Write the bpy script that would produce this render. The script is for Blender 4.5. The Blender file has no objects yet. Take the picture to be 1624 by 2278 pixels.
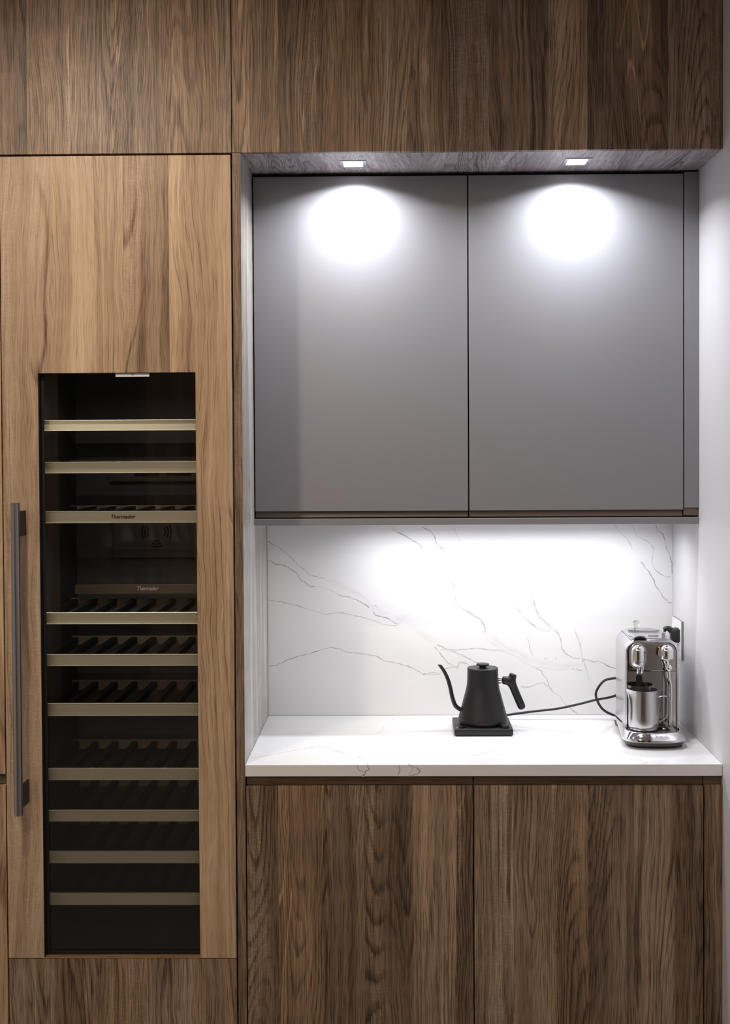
import bpy, bmesh, math, random
from mathutils import Vector, Matrix, noise as mnoise
C = bpy.context.scene.collection
S = bpy.context.scene
PI = math.pi
H = 0.91            # worktop height above the floor; geometry below is written with z = 0 on the worktop

# ------------------------------------------------------------------ camera
cam_d = bpy.data.cameras.new('camera'); cam = bpy.data.objects.new('camera', cam_d); C.objects.link(cam)
cam_d.sensor_fit = 'VERTICAL'; cam_d.sensor_height = 24.0; cam_d.lens = 2888.44/2278*24.0
cam_d.shift_x = (812-842.29)/2278; cam_d.shift_y = (1047.22-1139)/2278
right = Vector((0.9998811, 0.01448111, -0.00529866)); fwd = Vector((-0.01459585, 0.99964481, -0.02229815)); up = Vector((0.00497387, 0.02237284, 0.99973732))
m = Matrix((right, up, -fwd)).transposed().to_4x4(); m.translation = Vector((0.4078, -3.4153, 0.8538 + H))
cam.matrix_world = m; cam_d.clip_start = 0.05
S.camera = cam

# ------------------------------------------------------------------ world and exposure
S.view_settings.view_transform = 'Standard'; S.view_settings.look = 'None'
S.view_settings.exposure = 0.0; S.view_settings.gamma = 1.0; S.view_settings.use_curve_mapping = False
W = bpy.data.worlds.new('world'); S.world = W; W.use_nodes = True
W.node_tree.nodes['Background'].inputs[0].default_value = (1.0, 0.90, 0.80, 1)
W.node_tree.nodes['Background'].inputs[1].default_value = 0.34

# ------------------------------------------------------------------ room lamps (warm ceiling lamps of the kitchen, behind the camera)
def area(name, loc, target, sx, sy, power, color, spread=180):
    d = bpy.data.lights.new(name, 'AREA'); d.shape = 'RECTANGLE'; d.size = sx; d.size_y = sy
    d.energy = power; d.color = color; d.spread = math.radians(spread)
    o = bpy.data.objects.new(name, d); C.objects.link(o); o.location = loc
    o.rotation_euler = (Vector(target) - Vector(loc)).to_track_quat('-Z', 'Y').to_euler()
    return o
def spot(name, loc, target, power, color, angle, blend, size):
    d = bpy.data.lights.new(name, 'SPOT'); d.energy = power; d.color = color
    d.spot_size = math.radians(angle); d.spot_blend = blend; d.shadow_soft_size = size
    o = bpy.data.objects.new(name, d); C.objects.link(o); o.location = loc
    o.rotation_euler = (Vector(target) - Vector(loc)).to_track_quat('-Z', 'Y').to_euler()
    return o
WARM = (1.0, 0.84, 0.68)
COOL = (0.93, 0.962, 1.0)
area('room_ceiling_light', (-0.9, -2.4, 2.98), (-0.9, -2.4, 0), 1.6, 0.5, 26, WARM)
area('room_ceiling_light', (0.7, -4.3, 2.98), (0.7, -4.3, 0), 1.6, 0.5, 26, WARM)
spot('room_ceiling_spot', (-0.62, -1.25, 2.96), (-0.36, 0.0, 1.86), 60, WARM, 100, 1.0, 0.05)

# ------------------------------------------------------------------ mesh helpers
def finish(name, bm, mat, parent=None, smooth=None, mats=None):
    """link a bmesh, written in worktop coordinates, as ONE object"""
    off = Vector(parent['base']) if parent is not None and 'base' in parent else Vector((0, 0, 0))
    if parent is not None and parent.parent is not None: off = Vector(parent['base'])
    for v in bm.verts: v.co = v.co + Vector((0, 0, H)) - off
    bmesh.ops.recalc_face_normals(bm, faces=bm.faces[:]) if not mats else None
    me = bpy.data.meshes.new(name); bm.to_mesh(me); bm.free()
    for q in (mats or [mat]): me.materials.append(q)
    if smooth is not None:
        for p in me.polygons: p.use_smooth = True
        me.set_sharp_from_angle(angle=math.radians(smooth))
    o = bpy.data.objects.new(name, me); C.objects.link(o)
    if parent is not None:
        o.parent = parent; o['base'] = list(off)
    else: o['base'] = [0, 0, 0]
    return o
def thing(name, label, cat, base=(0, 0, 0), group=None):
    o = bpy.data.objects.new(name, None); C.objects.link(o); o.empty_display_size = 0.05
    b = (base[0], base[1], base[2] + H); o.location = b; o['base'] = list(b)
    o['label'] = label; o['category'] = cat
    if group: o['group'] = group
    return o
def tag(o, label, cat, group=None):
    o['label'] = label; o['category'] = cat
    if group: o['group'] = group
    return o
def struct(name, bm, mat, **k):
    o = finish(name, bm, mat, **k); o['kind'] = 'structure'; return o
def box(bm, x0, x1, y0, y1, z0, z1, bev=0.0, seg=2, mi=0):
    r = bmesh.ops.create_cube(bm, size=1.0)
    vs = r['verts']
    for v in vs:
        v.co.x = x0 if v.co.x < 0 else x1; v.co.y = y0 if v.co.y < 0 else y1; v.co.z = z0 if v.co.z < 0 else z1
    fs = set(f for v in vs for f in v.link_faces)
    if bev > 0:
        es = list(set(e for v in vs for e in v.link_edges))
        r = bmesh.ops.bevel(bm, geom=es, offset=bev, segments=seg, profile=0.5, affect='EDGES')
        fs = set(r['faces']) | set(f for f in fs if f.is_valid)
    for f in fs:
        if f.is_valid: f.material_index = mi
    return bm
def B(): return bmesh.new()
def bx(*a, **k): return box(B(), *a, **k)
def lathe(bm, prof, cx, cy, n=48, axis='Z'):
    rings = []
    for r, z in prof:
        ring = []
        for i in range(n):
            a = 2*PI*i/n
            if axis == 'Z': p = (cx + r*math.cos(a), cy + r*math.sin(a), z)
            ring.append(bm.verts.new(p))
        rings.append(ring)
    for a, b in zip(rings, rings[1:]):
        for i in range(n): bm.faces.new((a[i], a[(i+1) % n], b[(i+1) % n], b[i]))
    for ring in (rings[0], rings[-1]):
        try: bm.faces.new(ring)
        except ValueError: pass
    return bm
def loft(bm, rings, cap=True):
    R = [[bm.verts.new(p) for p in r] for r in rings]
    n = len(R[0])
    for a, b in zip(R, R[1:]):
        for i in range(n): bm.faces.new((a[i], a[(i+1) % n], b[(i+1) % n], b[i]))
    if cap: bm.faces.new(R[0]); bm.faces.new(R[-1])
    return bm
def smooth_path(pts, sub=8):
    P = [Vector(p) for p in pts]; out = []
    for i in range(len(P)-1):
        p0 = P[max(i-1, 0)]; p1 = P[i]; p2 = P[i+1]; p3 = P[min(i+2, len(P)-1)]
        for k in range(sub):
            t = k/sub
            out.append(0.5*((2*p1) + (p2-p0)*t + (2*p0-5*p1+4*p2-p3)*t*t + (3*p1-p0-3*p2+p3)*t**3))
    out.append(P[-1]); return out
def tube(bm, pts, rad, n=14, sub=8, flat=None):
    """rad: number or list per control point; flat=(sx,sy) squashes the section"""
    path = smooth_path(pts, sub)
    def rr(i):
        if isinstance(rad, (int, float)): return rad
        t = i/sub; k = min(int(t), len(rad)-2); f = t-k; return rad[k]*(1-f)+rad[k+1]*f
    rings = []; prev = None
    for i, p in enumerate(path):
        d = (path[min(i+1, len(path)-1)] - path[max(i-1, 0)]).normalized()
        if prev is None:
            a = Vector((0, 1, 0)) if abs(d.y) < 0.9 else Vector((1, 0, 0))
            u = (a - d*a.dot(d)).normalized()
        else: u = (prev - d*prev.dot(d)).normalized()
        prev = u; w = d.cross(u); r = rr(i); fx, fy = flat or (1, 1)
        rings.append([p + (u*math.cos(2*PI*k/n)*fx + w*math.sin(2*PI*k/n)*fy)*r for k in range(n)])
    return loft(bm, rings)
def rrect(w0, w1, h0, h1, r, k=8, rb=None):
    """rounded rectangle as 2-D points, counter clockwise; r top corners, rb bottom corners"""
    rb = r if rb is None else rb; pts = []
    for cx, cy, a0, q in ((w1-r, h1-r, 0, r), (w0+r, h1-r, 90, r), (w0+rb, h0+rb, 180, rb), (w1-rb, h0+rb, 270, rb)):
        for i in range(k+1):
            a = math.radians(a0 + 90*i/k); pts.append((cx+q*math.cos(a), cy+q*math.sin(a)))
    return pts
def text_mesh(body, size, shear=0.0, extrude=0.0002, bold=0.0):
    cu = bpy.data.curves.new('t', 'FONT'); cu.body = body; cu.size = size; cu.shear = shear; cu.extrude = extrude; cu.offset = bold
    cu.align_x = 'CENTER'; cu.align_y = 'CENTER'; cu.resolution_u = 4
    o = bpy.data.objects.new('t', cu); C.objects.link(o)
    dg = bpy.context.evaluated_depsgraph_get(); me = bpy.data.meshes.new_from_object(o.evaluated_get(dg))
    bpy.data.objects.remove(o); bpy.data.curves.remove(cu)
    bm = B(); bm.from_mesh(me); bpy.data.meshes.remove(me); return bm
def put_text(name, body, size, loc, mat, parent, shear=0, bold=0, width=None, rot=None, extrude=0.0002):
    bm = text_mesh(body, size, shear, extrude, bold)
    if width:
        xs = [v.co.x for v in bm.verts]; k = width/(max(xs)-min(xs)); 
        for v in bm.verts: v.co.x *= k
    M = Matrix.Translation(Vector(loc)) @ (rot or Matrix()) @ Matrix.Rotation(PI/2, 4, 'X')
    bmesh.ops.transform(bm, matrix=M, verts=bm.verts)
    return finish(name, bm, mat, parent)

# ------------------------------------------------------------------ materials
def srgb(r, g, b):
    f = lambda c: (c/255/12.92) if c/255 <= 0.04045 else ((c/255+0.055)/1.055)**2.4
    return (f(r), f(g), f(b), 1)
def mat(name, col, rough=0.5, metal=0.0, spec=0.5, aniso=0.0, coat=0.0, noise=None, bump=None):
    m = bpy.data.materials.new(name); m.use_nodes = True; nt = m.node_tree; b = nt.nodes['Principled BSDF']
    b.inputs['Base Color'].default_value = col if len(col) == 4 else (*col, 1)
    b.inputs['Roughness'].default_value = rough; b.inputs['Metallic'].default_value = metal
    b.inputs['Specular IOR Level'].default_value = spec
    b.inputs['Coat Weight'].default_value = coat
    if aniso: b.inputs['Anisotropic'].default_value = aniso
    if noise:        # (scale, amount): small mottling of the base colour
        g = nt.nodes.new('ShaderNodeNewGeometry'); mp = nt.nodes.new('ShaderNodeMapping'); mp.inputs['Scale'].default_value = noise[0]
        n = nt.nodes.new('ShaderNodeTexNoise'); n.inputs['Scale'].default_value = 1.0; n.inputs['Detail'].default_value = 3
        hsv = nt.nodes.new('ShaderNodeHueSaturation'); hsv.inputs['Color'].default_value = b.inputs['Base Color'].default_value
        mr = nt.nodes.new('ShaderNodeMapRange'); mr.inputs['To Min'].default_value = 1-noise[1]; mr.inputs['To Max'].default_value = 1+noise[1]
        nt.links.new(g.outputs['Position'], mp.inputs['Vector']); nt.links.new(mp.outputs[0], n.inputs['Vector'])
        nt.links.new(n.outputs['Fac'], mr.inputs['Value']); nt.links.new(mr.outputs[0], hsv.inputs['Value']); nt.links.new(hsv.outputs[0], b.inputs['Base Color'])
        if bump:
            bp = nt.nodes.new('ShaderNodeBump'); bp.inputs['Strength'].default_value = bump; bp.inputs['Distance'].default_value = 0.0005
            nt.links.new(n.outputs['Fac'], bp.inputs['Height']); nt.links.new(bp.outputs[0], b.inputs['Normal'])
    return m

class G:
    """tiny node expression helper"""
    def __init__(s, nt): s.nt = nt
    def lk(s, v, sock):
        if isinstance(v, (int, float)): sock.default_value = v
        elif isinstance(v, tuple): sock.default_value = v
        else: s.nt.links.new(v, sock)
    def m(s, op, a, b=0.0, c=0.0, clamp=False):
        n = s.nt.nodes.new('ShaderNodeMath'); n.operation = op; n.use_clamp = clamp
        for i, v in enumerate((a, b, c)): s.lk(v, n.inputs[i])
        return n.outputs[0]
    def xyz(s, x, y, z=0.0):
        n = s.nt.nodes.new('ShaderNodeCombineXYZ')
        for i, v in enumerate((x, y, z)): s.lk(v, n.inputs[i])
        return n.outputs[0]
    def noise(s, vec, detail=2.0, rough=0.5, scale=1.0):
        n = s.nt.nodes.new('ShaderNodeTexNoise'); n.inputs['Scale'].default_value = scale
        n.inputs['Detail'].default_value = detail; n.inputs['Roughness'].default_value = rough
        s.nt.links.new(vec, n.inputs['Vector']); return n.outputs['Fac']
    def ramp(s, v, a, b):     # smooth step from a to b
        n = s.nt.nodes.new('ShaderNodeMapRange'); n.interpolation_type = 'SMOOTHSTEP'
        s.lk(v, n.inputs['Value']); s.lk(a, n.inputs['From Min']); s.lk(b, n.inputs['From Max']); return n.outputs[0]
    def mix(s, f, a, b, mode='MIX'):
        n = s.nt.nodes.new('ShaderNodeMix'); n.data_type = 'RGBA'; n.blend_type = mode
        s.lk(f, n.inputs[0]); s.lk(a, n.inputs[6]); s.lk(b, n.inputs[7]); return n.outputs[2]

def wood(name, dark, mid, light, axes='xz', seed=0.0, strips=9.0, rough=0.42, ring=1.0, pore=1.0, pale=1.0, stripvar=1.0, figure=0.8, spec=0.35, swirl=1.0, ringn=46.0, thin=0.45, vstretch=0.50, jag=0.55, warm=(1.06, 1.0, 0.90, 1), cold=(0.93, 0.97, 1.03, 1)):
    """laminated veneer: upright strips of different boards, cathedral rings, pores, pale streaks. axes = across, along the grain"""
    m = bpy.data.materials.new(name); m.use_nodes = True; nt = m.node_tree; b = nt.nodes['Principled BSDF']; g = G(nt)
    geo = nt.nodes.new('ShaderNodeNewGeometry'); sp = nt.nodes.new('ShaderNodeSeparateXYZ'); nt.links.new(geo.outputs['Position'], sp.inputs[0])
    u = sp.outputs['xyz'.index(axes[0])]; v = sp.outputs['xyz'.index(axes[1])]
    u0 = u
    vo = nt.nodes.new('ShaderNodeTexVoronoi'); vo.voronoi_dimensions = '1D'; vo.inputs['Scale'].default_value = 1.0; vo.inputs['Randomness'].default_value = 0.9
    g.lk(g.m('ADD', g.m('MULTIPLY', u, strips), seed*3.7+40), vo.inputs['W'])
    cs = nt.nodes.new('ShaderNodeSeparateColor'); nt.links.new(vo.outputs['Color'], cs.inputs[0]); R, Gc, Bc = cs.outputs[0], cs.outputs[1], cs.outputs[2]
    uu = g.m('ADD', u, g.m('MULTIPLY', Gc, 5.3)); vv = g.m('ADD', v, g.m('ADD', g.m('MULTIPLY', R, 9.1), seed*2.3))
    warp = g.m('SUBTRACT', g.noise(g.xyz(g.m('MULTIPLY', uu, 5.0), g.m('MULTIPLY', vv, 1.6), 1.3), 2), 0.5)
    w2 = g.m('SUBTRACT', g.noise(g.xyz(g.m('MULTIPLY', uu, 16.0), g.m('MULTIPLY', vv, 7.0), 4.3), 3, 0.6), 0.5)
    uw = g.m('ADD', uu, g.m('ADD', g.m('MULTIPLY', warp, 0.06*swirl), g.m('MULTIPLY', w2, 0.006*swirl)))
    f = g.noise(g.xyz(g.m('MULTIPLY', uw, 7.5*figure), g.m('MULTIPLY', vv, vstretch*figure), 7.7), 1.0, 0.35)
    fine = g.noise(g.xyz(g.m('MULTIPLY', uw, 420.0), g.m('MULTIPLY', vv, 7.0), 2.0), 2, 0.6)
    rings = g.m('ADD', g.m('MULTIPLY', f, ringn), g.m('MULTIPLY', fine, jag))
    saw = g.m('FRACT', rings)
    line = g.m('MULTIPLY', g.ramp(saw, thin, 0.93), g.m('SUBTRACT', 1.0, g.ramp(saw, 0.93, 1.0)))
    rmask = g.ramp(g.noise(g.xyz(g.m('MULTIPLY', uu, 9.0), g.m('MULTIPLY', vv, 1.3), 11.0), 2), 0.36, 0.62)
    line = g.m('MULTIPLY', line, rmask)
    pores = g.ramp(g.noise(g.xyz(g.m('MULTIPLY', uw, 560.0), g.m('MULTIPLY', vv, 8.0), 5.0), 2, 0.55), 0.50, 0.66)
    hair = g.ramp(g.noise(g.xyz(g.m('MULTIPLY', uw, 900.0), g.m('MULTIPLY', vv, 16.0), 15.0), 1, 0.5), 0.52, 0.66)
    streak = g.noise(g.xyz(g.m('MULTIPLY', uw, 75.0), g.m('MULTIPLY', vv, 1.1), 3.0), 3, 0.6)
    broad = g.noise(g.xyz(g.m('MULTIPLY', uw, 13.0), g.m('MULTIPLY', vv, 0.9), 9.0), 2, 0.5)
    fl = g.noise(g.xyz(g.m('MULTIPLY', uu, 60.0), g.m('MULTIPLY', vv, 210.0), 1.0), 2, 0.5)
    flm = g.m('MULTIPLY', g.m('MULTIPLY', g.ramp(fl, 0.45, 0.7), g.ramp(Bc, 0.66, 0.7)), g.ramp(broad, 0.4, 0.6))
    fp = g.noise(g.xyz(g.m('MULTIPLY', uw, 11.0), g.m('MULTIPLY', vv, 0.55), 21.0), 1, 0.4)
    pf = g.m('ABSOLUTE', g.m('SUBTRACT', g.m('FRACT', g.m('ADD', g.m('MULTIPLY', fp, 15.0), g.m('MULTIPLY', fine, 0.10))), 0.5))
    pl = g.m('MULTIPLY', g.m('SUBTRACT', 1.0, g.ramp(pf, 0.015, 0.075)), g.m('MULTIPLY', g.ramp(Gc, 0.45, 0.55), g.ramp(broad, 0.50, 0.58)))
    t = g.m('ADD', 0.50, g.m('MULTIPLY', g.m('SUBTRACT', R, 0.5), 0.52*stripvar))
    t = g.m('ADD', t, g.m('MULTIPLY', g.m('SUBTRACT', streak, 0.5), 0.95))
    t = g.m('ADD', t, g.m('MULTIPLY', g.m('SUBTRACT', broad, 0.5), 0.9))
    t = g.m('SUBTRACT', t, g.m('MULTIPLY', line, 0.42*ring))
    t = g.m('SUBTRACT', t, g.m('MULTIPLY', pores, 0.38*pore))
    t = g.m('SUBTRACT', t, g.m('MULTIPLY', hair, 0.22*pore))
    t = g.m('ADD', t, g.m('MULTIPLY', flm, 0.12))
    t = g.m('ADD', t, g.m('MULTIPLY', pl, 0.42*pale))
    t = g.m('ADD', t, 0.13)
    cr = nt.nodes.new('ShaderNodeValToRGB'); cr.color_ramp.elements[0].position = 0.0; cr.color_ramp.elements[0].color = dark
    cr.color_ramp.elements[1].position = 1.0; cr.color_ramp.elements[1].color = light
    e = cr.color_ramp.elements.new(0.5); e.color = mid
    g.lk(t, cr.inputs[0])
    tint = g.mix(Gc, cold, warm)
    col = g.mix(1.0, cr.outputs[0], tint, 'MULTIPLY')
    nt.links.new(col, b.inputs['Base Color'])
    b.inputs['Roughness'].default_value = rough; b.inputs['Specular IOR Level'].default_value = spec
    bp = nt.nodes.new('ShaderNodeBump'); bp.inputs['Strength'].default_value = 0.35; bp.inputs['Distance'].default_value = 0.0004; bp.invert = True
    g.lk(g.m('ADD', pores, line), bp.inputs['Height']); nt.links.new(bp.outputs[0], b.inputs['Normal'])
    return m

OAK = dict(dark=srgb(64, 50, 40), mid=srgb(132, 109, 89), light=srgb(192, 166, 140), stripvar=0.62, ringn=58.0, thin=0.5, jag=0.7)
def oak(name, seed, axes='xz', **k):
    d = dict(OAK); d.update(k); return wood(name, axes=axes, seed=seed, **d)
PALE = dict(dark=srgb(88, 62, 42), mid=srgb(168, 143, 119), light=srgb(212, 188, 162), pore=0.55, pale=0.3, ring=0.85, figure=0.8, stripvar=0.7, ringn=24.0, thin=0.80, vstretch=0.42, jag=0.16, swirl=1.5)
M_oak_top_l = oak('oak_veneer_overhead_left', 1.0)
M_oak_top_r = oak('oak_veneer_overhead_right', 4.0)
M_oak_base_l = oak('oak_veneer_base_left', 7.0)
M_oak_base_r = oak('oak_veneer_base_right', 11.0)
M_oak_plinth = oak('oak_veneer_cooler_panel', 15.0)
M_oak_edge = oak('oak_veneer_side_panel_edge', 19.0, stripvar=0.2)
M_oak_side = oak('oak_veneer_side_panel_lit_pale', 23.0, 'yz', strips=5, dark=srgb(120, 112, 108), mid=srgb(170, 163, 158), light=srgb(205, 200, 196), warm=(1,1,1,1), cold=(1,1,1,1), rough=0.35, spec=0.6)  # oak paled to grey: the cool niche light is put into its colour
M_oak_soffit = oak('oak_veneer_soffit_lit_pale', 27.0, 'xy', strips=4, swirl=2.4, figure=1.5, ring=1.0, ringn=40.0, dark=srgb(104, 97, 98), mid=srgb(176, 168, 170), light=srgb(216, 210, 212), warm=(1, 1, 1, 1), cold=(0.97, 0.97, 1.02, 1))  # same dark oak, lightened and cooled in colour to stand for lamp light
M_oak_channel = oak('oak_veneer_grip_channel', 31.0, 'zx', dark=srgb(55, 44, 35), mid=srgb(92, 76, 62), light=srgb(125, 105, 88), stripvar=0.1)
M_pale = wood('walnut_veneer_cooler_door', seed=5.0, **PALE)
M_pale_n = wood('walnut_veneer_tall_unit', seed=35.0, **PALE)
M_ledge = oak('oak_veneer_cutout_edge', 41.0, 'yx', dark=srgb(110, 84, 60), mid=srgb(150, 120, 92), light=srgb(175, 145, 115), stripvar=0.1)
M_grey = mat('grey_matt_lacquer', srgb(131, 130, 135), 0.44, spec=0.4, noise=((900, 900, 900), 0.03))
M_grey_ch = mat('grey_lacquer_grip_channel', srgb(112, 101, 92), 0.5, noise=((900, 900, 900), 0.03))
M_black = mat('black_gap_shade', (0.006, 0.006, 0.006, 1), 0.8, spec=0.1)  # black bodies stand in for the shade in the gaps between fronts
M_wall = mat('white_wall_paint', srgb(210, 208, 213), 0.42, spec=0.4, noise=((60, 60, 60), 0.015), bump=0.05)
M_ceil = mat('white_ceiling_paint', srgb(228, 222, 214), 0.8)
M_floor = mat('grey_floor_tile', srgb(120, 116, 112), 0.5, noise=((3, 3, 3), 0.05))
M_steel = mat('brushed_steel', (0.60, 0.59, 0.59, 1), 0.28, 1.0, noise=((30, 30, 1400), 0.06))
M_side = mat('satin_steel_housing', (0.66, 0.66, 0.68, 1), 0.28, 1.0, noise=((1200, 20, 1200), 0.03))
M_chrome = mat('polished_chrome', (0.80, 0.80, 0.82, 1), 0.045, 1.0)
M_mirror = mat('dark_mirror_chrome', (0.36, 0.34, 0.33, 1), 0.05, 1.0)
M_jug = mat('brushed_jug_steel', (0.60, 0.59, 0.60, 1), 0.20, 1.0, noise=((20, 20, 1500), 0.08))
M_handle = mat('satin_handle_steel', (0.36, 0.35, 0.36, 1), 0.30, 1.0, noise=((500, 500, 500), 0.03))
M_bracket = mat('dark_handle_bracket', (0.045, 0.044, 0.046, 1), 0.5, 0.6)
M_champ = mat('champagne_aluminium', srgb(246, 238, 214), 0.5, 0.0, noise=((1500, 1500, 1500), 0.05))
M_rail = mat('beech_rear_rail', srgb(128, 114, 100), 0.5, noise=((20, 300, 300), 0.06))
M_slat = mat('dark_shelf_slat', (0.010, 0.009, 0.009, 1), 0.6)
M_inner = mat('dark_cooler_liner', (0.075, 0.074, 0.079, 1), 0.55)
M_groove = mat('black_liner_groove', (0.004, 0.004, 0.004, 1), 0.8)
M_letter = mat('brown_engraved_lettering', srgb(110, 92, 72), 0.5)
M_letter_l = mat('pale_engraved_lettering', srgb(190, 175, 150), 0.5)
M_kettle = mat('matt_black_kettle_coating', (0.009, 0.009, 0.010, 1), 0.42, spec=0.45, noise=((1800, 1800, 1800), 0.35), bump=0.25)
M_plastic = mat('black_soft_plastic', (0.014, 0.014, 0.015, 1), 0.42, spec=0.5)
M_foot = mat('dark_grey_plastic_foot', (0.045, 0.048, 0.052, 1), 0.45)
M_gloss = mat('black_gloss_display', (0.004, 0.004, 0.004, 1), 0.08)
M_white = mat('white_switch_plastic', srgb(235, 235, 236), 0.3)
M_plate_edge = mat('grey_plate_edge', srgb(150, 150, 152), 0.35, 0.5)
M_sticker = mat('grey_paper_tag', srgb(236, 238, 242), 0.7)
M_red = mat('dim_red_dot', (0.10, 0.01, 0.01, 1), 0.5)
M_seam = mat('dark_seam', (0.02, 0.02, 0.02, 1), 0.5)

def emit(name, col, s):
    m = bpy.data.materials.new(name); m.use_nodes = True; b = m.node_tree.nodes['Principled BSDF']
    b.inputs['Base Color'].default_value = (0.9, 0.9, 0.9, 1); b.inputs['Emission Color'].default_value = col; b.inputs['Emission Strength'].default_value = s
    return m
M_led = emit('led_diffuser', (0.97, 0.98, 1.0, 1), 14.0)

def glass_pane(name, tint, ior=1.5):
    m = bpy.data.materials.new(name); m.use_nodes = True; nt = m.node_tree; nt.nodes.clear()
    out = nt.nodes.new('ShaderNodeOutputMaterial'); mx = nt.nodes.new('ShaderNodeMixShader'); fr = nt.nodes.new('ShaderNodeFresnel'); fr.inputs[0].default_value = ior
    t = nt.nodes.new('ShaderNodeBsdfTransparent'); t.inputs[0].default_value = tint; gl = nt.nodes.new('ShaderNodeBsdfGlossy'); gl.inputs['Roughness'].default_value = 0.02
    nt.links.new(fr.outputs[0], mx.inputs[0]); nt.links.new(t.outputs[0], mx.inputs[1]); nt.links.new(gl.outputs[0], mx.inputs[2]); nt.links.new(mx.outputs[0], out.inputs[0])
    return m
M_glass = glass_pane('tinted_cooler_glass', (0.93, 0.93, 0.92, 1))
M_clear = bpy.data.materials.new('clear_tank_plastic'); M_clear.use_nodes = True
_b = M_clear.node_tree.nodes['Principled BSDF']; _b.inputs['Transmission Weight'].default_value = 1.0; _b.inputs['Roughness'].default_value = 0.02; _b.inputs['IOR'].default_value = 1.45

def quartz(name, rough, base=srgb(238, 238, 240)):
    """white quartz; the veins are inlaid strips of the same mesh whose 'vein' attribute fades from 1 to 0 at their edges"""
    m = bpy.data.materials.new(name); m.use_nodes = True; nt = m.node_tree; b = nt.nodes['Principled BSDF']; g = G(nt)
    geo = nt.nodes.new('ShaderNodeNewGeometry'); at = nt.nodes.new('ShaderNodeAttribute'); at.attribute_name = 'vein'
    mp = nt.nodes.new('ShaderNodeMapping'); mp.inputs['Scale'].default_value = (4, 4, 6); nt.links.new(geo.outputs['Position'], mp.inputs[0])
    cloud = g.noise(mp.outputs[0], 4, 0.55)
    base_c = g.mix(g.m('MULTIPLY', g.ramp(cloud, 0.35, 0.75), 0.35), base, srgb(224, 225, 229))
    mp2 = nt.nodes.new('ShaderNodeMapping'); mp2.inputs['Scale'].default_value = (260, 260, 260); nt.links.new(geo.outputs['Position'], mp2.inputs[0])
    brk = g.ramp(g.noise(mp2.outputs[0], 2), 0.25, 0.6)
    fac = g.m('MULTIPLY', at.outputs['Fac'], g.m('ADD', 0.45, g.m('MULTIPLY', brk, 0.55)))
    nt.links.new(g.mix(fac, base_c, srgb(84, 80, 79)), b.inputs['Base Color'])
    b.inputs['Roughness'].default_value = rough; b.inputs['Specular IOR Level'].default_value = 0.5
    return m
M_splash = quartz('quartz_backsplash', 0.30)
M_top = quartz('quartz_worktop', 0.10)
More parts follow.
